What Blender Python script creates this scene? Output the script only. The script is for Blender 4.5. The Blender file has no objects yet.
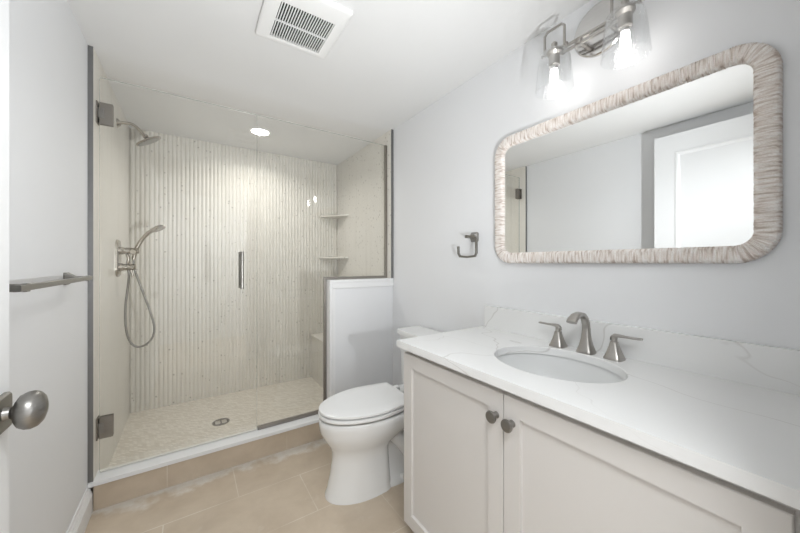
import bpy, bmesh, math, random
from mathutils import Vector, Matrix
R = math.radians
random.seed(4)
scn = bpy.context.scene
col = scn.collection

# ------------------------------------------------------------------ camera, world, light, exposure
cam_d = bpy.data.cameras.new('camera')
cam_d.sensor_fit = 'HORIZONTAL'; cam_d.sensor_width = 36.0
cam_d.lens = 315.49 / 800 * 36.0
cam_d.shift_y = -3.7 / 800
cam_d.clip_start = 0.02
cam = bpy.data.objects.new('camera', cam_d); col.objects.link(cam)
cam.location = (0, 0, 1.2415)
cam.rotation_euler = (R(90), 0, -R(33.5926))
scn.camera = cam

world = bpy.data.worlds.new('world'); scn.world = world
world.use_nodes = True
world.node_tree.nodes['Background'].inputs[0].default_value = (0.9, 0.95, 1.0, 1)
world.node_tree.nodes['Background'].inputs[1].default_value = 0.3

ZC_ = 2.321
def area(name, loc, rot, sx, sy, power, colour):
    l = bpy.data.lights.new(name, 'AREA'); l.shape = 'RECTANGLE'
    l.size, l.size_y, l.energy, l.color = sx, sy, power, colour
    o = bpy.data.objects.new(name, l); o.location = loc; o.rotation_euler = rot; col.objects.link(o)
    return o
# added fill lamp in the unseen hall, brightening the room through the open door
area('hall_fill', (0.40, -0.34, ZC_ - 0.01), (0, 0, 0), 1.9, 0.36, 32.0, (0.95, 0.98, 1.0))
# added fill spot near the doorway, aimed forward and up to even the light
fl = bpy.data.lights.new('doorway_fill', 'SPOT'); fl.energy = 50.0; fl.spot_size = R(114); fl.spot_blend = 1.0
fl.shadow_soft_size = 0.0; fl.color = (0.945, 0.975, 1.0)
flo = bpy.data.objects.new('doorway_fill', fl); col.objects.link(flo)
flo.location = (0.56, 0.06, 1.10)
flo.rotation_euler = Vector((-0.10, 1.0, 0.60)).to_track_quat('-Z', 'Y').to_euler()
BULB_STRENGTH = 10.0
DOWNLIGHT_STRENGTH = 14.0
DOWNLIGHT_POWER = 3.2

scn.view_settings.view_transform = 'Standard'
scn.view_settings.look = 'None'
scn.view_settings.gamma = 1.0
scn.view_settings.use_curve_mapping = False
scn.view_settings.exposure = 0.84

# ------------------------------------------------------------------ dimensions (metres, floor at z = 0)
XL, XR = -0.4243, 1.3718
YB = 3.294            # far shower wall
F, G = 2.1615, 2.2356 # face of the curb / plane of the shower glass
ZC = 2.321
YD = 0.03             # inner face of the wall with the entry door
TL, TR = XL + 0.020, XR - 0.020   # faces of the shower's side wall tiles

# ------------------------------------------------------------------ materials
MATS = {}
class NT:
    def __init__(self, name):
        self.m = bpy.data.materials.new(name); self.m.use_nodes = True
        self.t = self.m.node_tree; self.n = self.t.nodes
        self.b = self.n['Principled BSDF']; MATS[name] = self.m
    def node(self, typ, **kw):
        x = self.n.new(typ)
        for k, v in kw.items(): setattr(x, k, v)
        return x
    def link(self, a, b): self.t.links.new(a, b)
    def coords(self, scale=(1, 1, 1), rot=(0, 0, 0), loc=(0, 0, 0), which='world'):
        if which == 'world':
            src = self.node('ShaderNodeNewGeometry').outputs['Position']
        else:
            src = self.node('ShaderNodeTexCoord').outputs['Object']
        mp = self.node('ShaderNodeMapping')
        mp.inputs['Scale'].default_value = scale; mp.inputs['Rotation'].default_value = rot; mp.inputs['Location'].default_value = loc
        self.link(src, mp.inputs['Vector']); return mp.outputs['Vector']
    def noise(self, vec, scale, detail=3, rough=0.5, dist=0.0):
        x = self.node('ShaderNodeTexNoise'); x.inputs['Scale'].default_value = scale
        x.inputs['Detail'].default_value = detail; x.inputs['Roughness'].default_value = rough
        x.inputs['Distortion'].default_value = dist
        self.link(vec, x.inputs['Vector']); return x.outputs['Fac']
    def ramp(self, fac, stops, interp='LINEAR'):
        x = self.node('ShaderNodeValToRGB'); x.color_ramp.interpolation = interp
        e = x.color_ramp.elements
        while len(e) < len(stops): e.new(0.5)
        for el, (p, c) in zip(e, stops):
            el.position = p; el.color = (*c, 1) if len(c) == 3 else c
        self.link(fac, x.inputs['Fac']); return x.outputs['Color']
    def mix(self, fac, a, b, mode='MIX'):
        x = self.node('ShaderNodeMix', data_type='RGBA', blend_type=mode)
        for sock, v in ((x.inputs['Factor'], fac), (x.inputs['A'], a), (x.inputs['B'], b)):
            if isinstance(v, (int, float)): sock.default_value = v
            elif isinstance(v, tuple): sock.default_value = (*v, 1)
            else: self.link(v, sock)
        return x.outputs['Result']
    def math(self, op, a, b=None, clamp=False):
        x = self.node('ShaderNodeMath', operation=op, use_clamp=clamp)
        for i, v in enumerate((a, b)):
            if v is None: continue
            if isinstance(v, (int, float)): x.inputs[i].default_value = v
            else: self.link(v, x.inputs[i])
        return x.outputs[0]
    def bump(self, h, strength, dist=0.002):
        x = self.node('ShaderNodeBump'); x.inputs['Strength'].default_value = strength; x.inputs['Distance'].default_value = dist
        self.link(h, x.inputs['Height']); self.link(x.outputs['Normal'], self.b.inputs['Normal'])
    def set(self, base=None, rough=None, metal=None, coat=None, spec=None):
        for k, v in (('Base Color', base), ('Roughness', rough), ('Metallic', metal), ('Coat Weight', coat), ('Specular IOR Level', spec)):
            if v is None: continue
            s = self.b.inputs[k]
            if isinstance(v, tuple): s.default_value = (*v, 1)
            elif isinstance(v, (int, float)): s.default_value = v
            else: self.link(v, s)
        return self

def paint(name, c, rough=0.55, bump=0.06):
    m = NT(name); v = m.coords()
    n = m.noise(v, 2.2, 4)
    m.set(m.mix(n, tuple(x * 0.985 for x in c), tuple(min(1, x * 1.01) for x in c)), rough, spec=0.3)
    m.bump(m.noise(v, 160, 2), bump, 0.001)
    return m.m
paint('wall_paint', (0.80, 0.805, 0.815))
paint('ceiling_paint', (0.78, 0.78, 0.775), 0.7)
paint('white_trim', (0.84, 0.84, 0.84), 0.35, 0.02)
paint('door_white', (0.83, 0.835, 0.84), 0.38, 0.02)
paint('cabinet_grey', (0.66, 0.635, 0.61), 0.42, 0.02)
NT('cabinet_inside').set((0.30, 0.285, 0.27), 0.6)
NT('porcelain').set((0.84, 0.84, 0.83), 0.12, coat=0.4)
NT('basin_shaded_white').set((0.76, 0.765, 0.76), 0.12, coat=0.3)  # porcelain colour darkened to suggest shading inside the bowl
NT('door_seal').set((0.74, 0.72, 0.66), 0.3)
NT('seat_plastic').set((0.86, 0.86, 0.855), 0.2)
NT('white_plastic').set((0.86, 0.86, 0.85), 0.35)
NT('slot_shade').set((0.02, 0.02, 0.02), 0.8)  # near-black colour standing in for shade between the fan slats
NT('rubber').set((0.06, 0.06, 0.06), 0.7)

def metal(name, c, rough, streak=(4, 4, 260)):
    m = NT(name); v = m.coords(streak, which='object')
    n = m.noise(v, 1.0, 2)
    m.set(m.mix(n, tuple(x * 0.9 for x in c), tuple(min(1, x * 1.1) for x in c)), rough, 1.0)
    return m.m
metal('brushed_nickel', (0.43, 0.41, 0.385), 0.30)
metal('shower_nickel', (0.47, 0.435, 0.385), 0.27)
metal('polished_nickel', (0.66, 0.65, 0.64), 0.16)
metal('satin_nickel', (0.30, 0.29, 0.27), 0.34)
metal('dark_nickel', (0.29, 0.28, 0.265), 0.36)
metal('channel_nickel', (0.30, 0.28, 0.255), 0.38)
metal('edge_metal', (0.25, 0.25, 0.25), 0.42)
NT('chrome').set((0.72, 0.71, 0.70), 0.12, 1.0)
NT('silvered_glass').set((0.93, 0.94, 0.935), 0.0, 1.0)

def quartz(name):
    m = NT(name); v = m.coords((1, 0.55, 1), (0, 0, 0.6), (0.3, 0.1, 0))
    def vein(scale, width, seed, thr):
        mp = m.node('ShaderNodeMapping'); mp.inputs['Location'].default_value = seed; m.link(v, mp.inputs['Vector'])
        n = m.noise(mp.outputs['Vector'], scale, 4, 0.4, 0.15)
        a = m.math('ABSOLUTE', m.math('SUBTRACT', n, 0.5))
        line = m.math('SUBTRACT', 1.0, m.math('DIVIDE', a, width), True)
        mask = m.math('MULTIPLY', m.math('SUBTRACT', m.noise(mp.outputs['Vector'], 3.1, 2), thr), 5.0, True)
        return m.math('MULTIPLY', line, mask)
    base = m.mix(m.noise(v, 4, 5), (0.79, 0.79, 0.78), (0.83, 0.83, 0.825))
    c1 = m.mix(m.math('MULTIPLY', vein(1.25, 0.0019, (1.7, 4.2, 0.9), 0.32), 0.5), base, (0.48, 0.46, 0.43))
    c2 = m.mix(m.math('MULTIPLY', vein(1.9, 0.0017, (5.1, 0.4, 2.0), 0.36), 0.45), c1, (0.52, 0.50, 0.47))
    m.set(c2, 0.22); return m.m
quartz('quartz')

def stone(name, streak=0.5):
    m = NT(name); v = m.coords()
    vs = m.coords((26, 26, 0.9))
    a = m.noise(vs, 1.0, 4, 0.6)
    b = m.noise(v, 7, 5, 0.6)
    base = m.mix(b, (0.725, 0.695, 0.635), (0.79, 0.768, 0.715))
    base = m.mix(m.math('MULTIPLY', m.math('SUBTRACT', a, 0.55), 4.5 * streak, True), base, (0.62, 0.59, 0.53))
    # grey and brown flecks
    vo = m.node('ShaderNodeTexVoronoi'); vo.inputs['Scale'].default_value = 34.0; m.link(v, vo.inputs['Vector'])
    sep = m.node('ShaderNodeSeparateColor'); m.link(vo.outputs['Color'], sep.inputs[0])
    size = m.math('MULTIPLY', m.math('POWER', sep.outputs[0], 2.2), 0.27)
    fl = m.math('MULTIPLY', m.math('SUBTRACT', size, vo.outputs['Distance']), 22.0, True)
    fl = m.math('MULTIPLY', fl, 0.62)
    mot = m.math('MULTIPLY', m.math('SUBTRACT', m.noise(v, 70, 3, 0.7), 0.56), 5.0, True)
    base = m.mix(m.math('MULTIPLY', mot, 0.35), base, (0.60, 0.57, 0.51))
    base = m.mix(fl, base, (0.30, 0.275, 0.23))
    m.set(base, 0.38)
    m.bump(a, 0.15, 0.001)
    return m
stone('flute_stone', 0.25)
# side walls: the same stone in large sheets with a faint horizontal joint
ms = stone('sheet_stone', 0.7)

def mosaic():
    m = NT('pan_mosaic'); v = m.coords((1, 1, 1), (0, 0, R(45)))
    br = m.node('ShaderNodeTexBrick'); br.offset = 0.5
    br.inputs['Color1'].default_value = (0.63, 0.575, 0.49, 1); br.inputs['Color2'].default_value = (0.82, 0.775, 0.70, 1)
    br.inputs['Mortar'].default_value = (0.60, 0.565, 0.50, 1)
    br.inputs['Scale'].default_value = 1.0
    br.inputs['Brick Width'].default_value = 0.036; br.inputs['Row Height'].default_value = 0.013
    br.inputs['Mortar Size'].default_value = 0.0016; br.inputs['Bias'].default_value = 0.0
    m.link(v, br.inputs['Vector'])
    n = m.noise(m.coords(), 90, 3)
    c = m.mix(m.math('MULTIPLY', n, 0.25), br.outputs['Color'], (0.72, 0.68, 0.60))
    m.set(c, 0.5); m.bump(br.outputs['Fac'], -0.5, 0.002)
mosaic()

def beige_tile(name, riser=False):
    m = NT(name); 
    v = m.coords((1, 1, 1))
    n1 = m.noise(v, 5, 6, 0.6, 0.3); n2 = m.noise(m.coords((3, 9, 3)), 3, 5, 0.6)
    c = m.mix(n1, (0.39, 0.30, 0.21), (0.74, 0.635, 0.51))
    c = m.mix(m.math('MULTIPLY', n2, 0.45), c, (0.56, 0.475, 0.37))
    if riser:
        br = m.node('ShaderNodeTexBrick'); br.offset = 0.0
        cb = m.node('ShaderNodeCombineXYZ'); sp = m.node('ShaderNodeSeparateXYZ'); m.link(v, sp.inputs[0])
        m.link(m.math('ADD', sp.outputs[0], 0.747), cb.inputs[0]); m.link(m.math('ADD', sp.outputs[2], 0.1), cb.inputs[1])
        m.link(cb.outputs[0], br.inputs['Vector'])
    else:
        br = m.node('ShaderNodeTexBrick'); br.offset = 0.5
        mp = m.node('ShaderNodeMapping'); mp.inputs['Location'].default_value = (0.747 + 0.32, 3.84 - 1.545 - 0.32 * 0, 0)
        m.link(v, mp.inputs['Vector']); m.link(mp.outputs['Vector'], br.inputs['Vector'])
    br.inputs['Scale'].default_value = 1.0
    br.inputs['Brick Width'].default_value = 0.64; br.inputs['Row Height'].default_value = 0.32 if not riser else 0.5
    br.inputs['Mortar Size'].default_value = 0.0022
    for k in ('Color1', 'Color2'): br.inputs[k].default_value = (1, 1, 1, 1)
    br.inputs['Mortar'].default_value = (0, 0, 0, 1)
    g = m.math('MULTIPLY', br.outputs['Fac'], m.math('MULTIPLY', m.math('SUBTRACT', m.noise(v, 5, 2), 0.25), 2.2, True))
    c = m.mix(g, c, (0.74, 0.69, 0.61))
    if not riser:
        # dried grout haze left on the tiles: a smear along the curb and blotches elsewhere
        sp = m.node('ShaderNodeSeparateXYZ'); m.link(v, sp.inputs[0])
        wob = m.noise(v, 6, 4, 0.6)
        edge = m.math('MULTIPLY', m.math('SUBTRACT', sp.outputs[1], m.math('SUBTRACT', 2.25, m.math('MULTIPLY', wob, 0.36))), 16.0, True)
        h = m.math('MULTIPLY', edge, m.math('ADD', m.math('MULTIPLY', m.noise(v, 24, 4, 0.7), 0.9), 0.22))
        c = m.mix(h, c, (0.74, 0.715, 0.67))
        bl = m.math('MULTIPLY', m.math('SUBTRACT', m.noise(v, 9, 6, 0.7, 0.6), 0.60), 5.0, True)
        c = m.mix(m.math('MULTIPLY', bl, 0.65), c, (0.66, 0.60, 0.51))
        sp2 = m.math('MULTIPLY', m.math('SUBTRACT', m.noise(v, 60, 2), 0.70), 14.0, True)
        c = m.mix(m.math('MULTIPLY', sp2, 0.4), c, (0.62, 0.58, 0.52))
    m.set(c, 0.42); m.bump(g, -0.25, 0.001)
beige_tile('floor_tile'); beige_tile('riser_tile', True)

def glass(name, tint, bump=False, f0=0.04, k=1.0):
    m = NT(name); m.n.remove(m.b)
    out = m.n['Material Output']
    lw = m.node('ShaderNodeLayerWeight'); lw.inputs['Blend'].default_value = 0.5
    p = m.math('POWER', lw.outputs['Facing'], 5.0)
    fac = m.math('ADD', f0, m.math('MULTIPLY', p, (1 - f0) * k))
    tr = m.node('ShaderNodeBsdfTransparent'); tr.inputs[0].default_value = (*tint, 1)
    gl = m.node('ShaderNodeBsdfGlossy'); gl.inputs['Roughness'].default_value = 0.0; gl.inputs['Color'].default_value = (1, 1, 1, 1)
    if bump:
        vo = m.node('ShaderNodeTexVoronoi'); vo.inputs['Scale'].default_value = 120
        m.link(m.coords(), vo.inputs['Vector'])
        bm_ = m.node('ShaderNodeBump'); bm_.inputs['Strength'].default_value = 0.5; bm_.inputs['Distance'].default_value = 0.002
        m.link(vo.outputs['Distance'], bm_.inputs['Height'])
        m.link(bm_.outputs['Normal'], gl.inputs['Normal']); gl.inputs['Roughness'].default_value = 0.08
    mx = m.node('ShaderNodeMixShader'); m.link(fac, mx.inputs[0]); m.link(tr.outputs[0], mx.inputs[1]); m.link(gl.outputs[0], mx.inputs[2])
    m.link(mx.outputs[0], out.inputs['Surface'])
glass('clear_glass', (0.986, 0.988, 0.984))
glass('seeded_glass', (0.982, 0.986, 0.988), True, 0.09)

m = NT('glass_edge'); m.n.remove(m.b)
_d = m.node('ShaderNodeBsdfPrincipled'); _d.inputs['Base Color'].default_value = (0.52, 0.56, 0.54, 1); _d.inputs['Roughness'].default_value = 0.25
_t = m.node('ShaderNodeBsdfTransparent'); _x = m.node('ShaderNodeMixShader'); _x.inputs[0].default_value = 0.62
m.link(_t.outputs[0], _x.inputs[1]); m.link(_d.outputs[0], _x.inputs[2]); m.link(_x.outputs[0], m.n['Material Output'].inputs['Surface'])
def edge_faces(o):
    o.data.materials.append(MATS['glass_edge'])
    for p in o.data.polygons:
        if abs(p.normal.y) < 0.5: p.material_index = 1
def glow(name, c, s):
    m = NT(name); m.set((0, 0, 0), 0.5)
    m.b.inputs['Emission Color'].default_value = (*c, 1); m.b.inputs['Emission Strength'].default_value = s
glow('bulb_glow', (1.0, 0.975, 0.95), BULB_STRENGTH)
glow('lens_glow', (1.0, 0.975, 0.93), DOWNLIGHT_STRENGTH)

def rope():
    m = NT('whitewashed_rope')
    uv = m.node('ShaderNodeUVMap'); uv.uv_map = 'UVMap'
    def n(sc, scale, detail=3):
        mp = m.node('ShaderNodeMapping'); mp.inputs['Scale'].default_value = sc; m.link(uv.outputs['UV'], mp.inputs['Vector'])
        return m.noise(mp.outputs['Vector'], scale, detail)
    a = n((430, 2, 1), 1.0, 3); b = n((60, 1.5, 1), 1.0, 3); c_ = n((900, 40, 1), 1.0, 2)
    c = m.ramp(a, [(0.34, (0.42, 0.32, 0.26)), (0.47, (0.74, 0.665, 0.61)), (0.60, (0.90, 0.87, 0.84))])
    c = m.mix(m.math('MULTIPLY', b, 0.35), c, (0.88, 0.85, 0.82))
    c = m.mix(m.math('MULTIPLY', m.math('SUBTRACT', c_, 0.45), 1.6, True), c, (0.58, 0.49, 0.43))
    m.set(c, 0.75)
rope()

# ------------------------------------------------------------------ mesh builder
class MB:
    def __init__(self): self.bm = bmesh.new()
    def box(self, x0, x1, y0, y1, z0, z1, bev=0.0, seg=2):
        r = bmesh.ops.create_cube(self.bm, size=1.0)
        vs = r['verts']
        for v in vs:
            v.co = Vector((x0 + (v.co.x + .5) * (x1 - x0), y0 + (v.co.y + .5) * (y1 - y0), z0 + (v.co.z + .5) * (z1 - z0)))
        if bev > 0:
            es = list({e for v in vs for e in v.link_edges})
            bmesh.ops.bevel(self.bm, geom=es, offset=bev, segments=seg, profile=0.5, affect='EDGES', clamp_overlap=True)
        return self
    def loft(self, rings, cap=True, closed=True):
        vv = [[self.bm.verts.new(p) for p in r] for r in rings]
        n = len(rings[0])
        for a, b in zip(vv, vv[1:]):
            for i in range(n if closed else n - 1):
                j = (i + 1) % n
                self.bm.faces.new((a[i], a[j], b[j], b[i]))
        if cap:
            self.bm.faces.new(list(reversed(vv[0]))); self.bm.faces.new(vv[-1])
        return vv
    def lathe(self, c, axis, prof, n=32, cap=True):
        """prof: list of (radius, distance along axis)."""
        ax = Vector(axis).normalized()
        u = ax.orthogonal().normalized(); w = ax.cross(u)
        c = Vector(c)
        rings = [[c + ax * d + (u * math.cos(2 * math.pi * i / n) + w * math.sin(2 * math.pi * i / n)) * r for i in range(n)] for r, d in prof]
        self.loft(rings, cap); return self
    def tube(self, pts, r, n=12, smooth=0, sec=None):
        """round (or sec=(a,b) rectangular-ish) bar along a polyline; r may be a list."""
        pts = [Vector(p) for p in pts]
        rs = list(r) if isinstance(r, (list, tuple)) else [r] * len(pts)
        for _ in range(smooth):
            q, qr = [pts[0]], [rs[0]]
            for a, b, ra, rb in zip(pts, pts[1:], rs, rs[1:]):
                q += [a * .75 + b * .25, a * .25 + b * .75]; qr += [ra * .75 + rb * .25, ra * .25 + rb * .75]
            q.append(pts[-1]); qr.append(rs[-1]); pts, rs = q, qr
        t0 = (pts[1] - pts[0]).normalized()
        u = t0.orthogonal().normalized()
        if sec: 
            u = Vector((0, 0, 1)) - t0 * t0.z
            if u.length < .1: u = Vector((0, 1, 0)) - t0 * t0.y
            u.normalize()
        rings = []
        for i, p in enumerate(pts):
            t = (pts[min(i + 1, len(pts) - 1)] - pts[max(i - 1, 0)]).normalized()
            u = (u - t * u.dot(t)).normalized(); w = t.cross(u)
            if sec:
                k = rs[i]
                loop = []
                for j in range(16):
                    a = 2 * math.pi * (j + .5) / 16
                    ca, sa = math.cos(a), math.sin(a)
                    e = 0.3
                    loop.append(p + u * (math.copysign(abs(ca) ** e, ca) * sec[0] * k) + w * (math.copysign(abs(sa) ** e, sa) * sec[1] * k))
                rings.append(loop)
            else:
                rings.append([p + (u * math.cos(2 * math.pi * j / n) + w * math.sin(2 * math.pi * j / n)) * rs[i] for j in range(n)])
        self.loft(rings); return self
    def prism(self, outline, axis, a, b):
        """outline: 2-D points; extruded along axis from a to b."""
        def p3(p, d):
            return {'x': (d, p[0], p[1]), 'y': (p[0], d, p[1]), 'z': (p[0], p[1], d)}[axis]
        self.loft([[p3(p, a) for p in outline], [p3(p, b) for p in outline]]); return self
    def build(self, name, mat, parent=None, origin=None, smooth=35, bev=0.0, uv=None):
        bmesh.ops.recalc_face_normals(self.bm, faces=self.bm.faces)
        base = Vector((0, 0, 0))
        if parent is not None:
            q = parent
            while q is not None: base += q.location; q = q.parent
        elif origin is None:
            lo = [min(v.co[i] for v in self.bm.verts) for i in range(3)]; hi = [max(v.co[i] for v in self.bm.verts) for i in range(3)]
            base = Vector(((lo[0] + hi[0]) / 2, (lo[1] + hi[1]) / 2, lo[2]))
        else: base = Vector(origin)
        for v in self.bm.verts: v.co -= base
        me = bpy.data.meshes.new(name); self.bm.to_mesh(me); self.bm.free()
        me.materials.append(MATS[mat])
        if smooth:
            me.polygons.foreach_set('use_smooth', [True] * len(me.polygons))
            me.set_sharp_from_angle(angle=R(smooth))
        o = bpy.data.objects.new(name, me); col.objects.link(o)
        if parent is not None: o.parent = parent
        else: o.location = base
        if bev > 0:
            b = o.modifiers.new('bevel', 'BEVEL'); b.width = bev; b.segments = 2; b.limit_method = 'ANGLE'; b.angle_limit = R(40)
        if smooth:
            w = o.modifiers.new('weighted', 'WEIGHTED_NORMAL'); w.keep_sharp = True
        return o

def box(name, mat, x0, x1, y0, y1, z0, z1, parent=None, bev=0.0):
    return MB().box(x0, x1, y0, y1, z0, z1, bev).build(name, mat, parent)
def tag(o, label, cat, group=None, kind=None):
    o['label'] = label; o['category'] = cat
    if group: o['group'] = group
    if kind: o['kind'] = kind
    return o
def thing(name, label, cat, loc, group=None):
    o = bpy.data.objects.new(name, None); o.empty_display_size = 0.05; col.objects.link(o); o.location = loc
    return tag(o, label, cat, group)
def struct(o, label, cat):
    return tag(o, label, cat, kind='structure')

def rect_loop(w, h, r, n=6):
    """rounded rectangle, counter-clockwise, centred on 0."""
    pts = []
    for cx, cy, a0 in ((w / 2 - r, h / 2 - r, 0), (-w / 2 + r, h / 2 - r, 90), (-w / 2 + r, -h / 2 + r, 180), (w / 2 - r, -h / 2 + r, 270)):
        for i in range(n + 1):
            a = R(a0 + 90 * i / n); pts.append((cx + r * math.cos(a), cy + r * math.sin(a)))
    return pts

# ================================================================== THE ROOM
struct(box('floor', 'floor_tile', XL - 0.6, XR + 0.4, -1.6, YB + 0.1, -0.08, 0.0), 'beige stone-look tile floor with pale grout haze along the shower curb', 'floor')
struct(box('ceiling', 'ceiling_paint', XL - 0.6, XR + 0.4, -1.6, YB + 0.1, ZC, ZC + 0.08), 'smooth white painted ceiling over room and shower', 'ceiling')
struct(box('wall_left', 'wall_paint', XL - 0.1, XL, -0.09, YB + 0.1, 0, ZC), 'white painted wall carrying the long towel bar', 'wall')
struct(box('wall_right', 'wall_paint', XR, XR + 0.1, -0.09, YB + 0.1, 0, ZC), 'white painted wall behind the mirror, vanity and toilet', 'wall')
struct(box('wall_back', 'wall_paint', XL, XR, YB + 0.012, YB + 0.1, 0, ZC), 'far wall carrying the fluted shower stone', 'wall')
DX0, DX1, DZ = -0.30, 0.60, 2.205
m = MB(); m.box(XL, DX0, YD - 0.12, YD, 0, ZC); m.box(DX1, XR, YD - 0.12, YD, 0, ZC); m.box(DX0, DX1, YD - 0.12, YD, DZ + 0.005, ZC)
struct(m.build('wall_front', 'wall_paint', smooth=0), 'white painted wall with the open doorway', 'wall')
# hallway beyond the doorway
m = MB(); m.box(XL - 0.6, XL - 0.5, -1.6, -0.09, 0, ZC); m.box(XR + 0.3, XR + 0.4, -1.6, -0.09, 0, ZC); m.box(XL - 0.5, XR + 0.3, -1.6, -1.5, 0, ZC)
m.box(XL - 0.5, XL - 0.1, -0.19, -0.09, 0, ZC); m.box(XR + 0.1, XR + 0.3, -0.19, -0.09, 0, ZC)
struct(m.build('wall_hall', 'wall_paint', smooth=0), 'white painted hallway walls beyond the doorway', 'wall')
# casing round the doorway
m = MB(); m.box(DX1, DX1 + 0.07, YD, YD + 0.014, 0, DZ + 0.07, 0.003); m.box(DX0 + 0.0, DX1, YD, YD + 0.014, DZ + 0.004, DZ + 0.07, 0.003)
struct(m.build('trim_doorway', 'white_trim'), 'flat white casing round the doorway', 'trim')

# baseboards: stepped moulding swept along the wall
def baseboard(name, axis, face, sgn, a, b, label):
    prof = [(0, 0), (0.018, 0), (0.018, 0.092), (0.0145, 0.097), (0.0145, 0.104), (0.011, 0.108), (0.011, 0.116), (0.006, 0.124), (0.005, 0.135), (0, 0.135)]
    m = MB()
    if axis == 'y': m.prism([(face + sgn * d, z) for d, z in prof], 'y', a, b)
    else:
        m.loft([[(x, face + sgn * d, z) for d, z in prof] for x in (a, b)])
    struct(m.build(name, 'white_trim', smooth=20), label, 'baseboard')
baseboard('baseboard_left', 'y', XL, 1, YD, F - 0.002, 'white stepped baseboard below the towel bar')
baseboard('baseboard_right', 'y', XR, -1, 1.206, F - 0.002, 'white stepped baseboard behind the toilet')

# half wall between toilet and shower
HX, HB, HZ = 0.8324, 2.305, 1.1167
struct(box('wall_partition', 'wall_paint', HX + 0.018, XR, F + 0.012, HB - 0.016, 0, HZ - 0.02), 'low white half wall between toilet and shower', 'wall')
struct(box('wall_partition_tile', 'sheet_stone', HX + 0.018, TR, HB - 0.016, HB, 0.02, HZ - 0.02), 'cream stone facing on the shower side of the half wall', 'wall')
m = MB(); m.box(HX, XR, F, HB, HZ - 0.02, HZ, 0.002); m.box(HX, HX + 0.018, F, HB, 0.0, HZ - 0.02, 0.002)
m.box(HX + 0.018, HX + 0.042, F, F + 0.012, 0, HZ - 0.062, 0.003); m.box(HX + 0.018, XR, F, F + 0.012, HZ - 0.062, HZ - 0.02, 0.003)
struct(m.build('trim_partition', 'white_trim'), 'white cap and edge trim framing the half wall', 'trim')

# shower enclosure
PZ = 0.0393
struct(box('floor_shower', 'pan_mosaic', TL, TR, F + 0.10, YB, 0.001, PZ), 'cream mosaic shower floor', 'floor')
struct(box('wall_shower_left', 'sheet_stone', XL, TL, F, YB + 0.01, 0.0, ZC), 'cream stone side wall of the shower behind the shower head', 'wall')
m = MB(); m.box(TR, XR, HB, YB + 0.01, 0, HZ); m.box(TR, XR, F + 0.004, YB + 0.01, HZ, ZC); bmesh.ops.remove_doubles(m.bm, verts=m.bm.verts, dist=1e-6)
struct(m.build('wall_shower_right', 'sheet_stone', smooth=0), 'cream stone side wall of the shower above the bench', 'wall')
# fluted far wall: half-round ribs
m = MB(); P_ = 0.030; NR = int((TR - TL) / P_) ; P_ = (TR - TL) / NR
line = []
for k in range(NR):
    for i in range(8):
        a = math.pi * i / 8
        x = TL + P_ * (k + i / 8.0)
        line.append((x, YB - 0.0075 * math.sin(a) ** 0.75))
line.append((TR, YB))
m.loft([[(x, y, z) for x, y in line] + [(TR, YB + 0.012, z), (TL, YB + 0.012, z)] for z in (0.0, 1.268)])
m.loft([[(x, y, z) for x, y in line] + [(TR, YB + 0.012, z), (TL, YB + 0.012, z)] for z in (1.2695, ZC)])
struct(m.build('wall_shower_back', 'flute_stone', smooth=50), 'fluted cream stone far wall of the shower', 'wall')
struct(box('trim_1', 'edge_metal', XL, TL, F - 0.004, F, 0.15, ZC - 0.001), 'dark metal edge strip where the left shower tile begins', 'trim')
struct(box('trim_2', 'edge_metal', TR - 0.001, XR, F - 0.001, F + 0.004, HZ, ZC - 0.001), 'dark metal edge strip above the half wall', 'trim')

# curb
cb = thing('shower_curb', 'low shower curb with white stone cap over beige tile riser', 'curb', (0.25, F + 0.05, 0))
box('riser', 'riser_tile', XL, HX + 0.0, F, F + 0.10, 0, 0.127, cb)
o = box('cap', 'white_trim', XL, HX - 0.0005, F - 0.012, F + 0.105, 0.127, 0.149, cb, 0.002); o['label'] = 'white stone cap'

# bench and corner shelves
b = thing('shower_bench', 'cream stone bench behind the half wall in the shower', 'bench', (1.2, 2.8, PZ))
box('seat_slab', 'sheet_stone', 1.049, TR, HB + 0.001, YB - 0.008, 0.471, 0.491, b, 0.003)
box('base', 'sheet_stone', 1.062, TR, HB + 0.001, YB - 0.008, PZ, 0.471, b)
def corner_shelf(z, label):
    m = MB(); a, bb = 0.21, 0.30; y1 = YB - 0.006
    pts = [(TR, y1), (TR - a, y1)]
    for i in range(1, 9):
        t = i / 9.0
        x = TR - a * (1 - t); y = y1 - bb * t
        k = 0.012 * math.sin(math.pi * t)
        pts.append((x - k, y - k))
    pts.append((TR, y1 - bb))
    m.prism(pts, 'z', z, z + 0.016)
    tag(m.build('corner_shelf', 'sheet_stone', bev=0.003), label, 'shelf', 'corner shelves in the shower')
corner_shelf(1.725, 'upper cream stone corner shelf in the shower')
corner_shelf(1.287, 'lower cream stone corner shelf just above the half wall')

d = thing('floor_drain', 'round metal drain in the mosaic shower floor', 'drain', (0.192, 2.731, PZ))
DC = (0.192, 2.731)
MB().lathe((*DC, PZ), (0, 0, 1), [(0.058, 0.0), (0.058, 0.003), (0.044, 0.003), (0.044, 0.0005)], 40).build('ring', 'dark_nickel', d)
m = MB()
for x in (-0.021, 0.021): m.box(DC[0] + x - 0.017, DC[0] + x + 0.017, DC[1] - 0.026, DC[1] + 0.026, PZ + 0.001, PZ + 0.003, 0.001)
m.build('cover', 'chrome', d)

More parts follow.
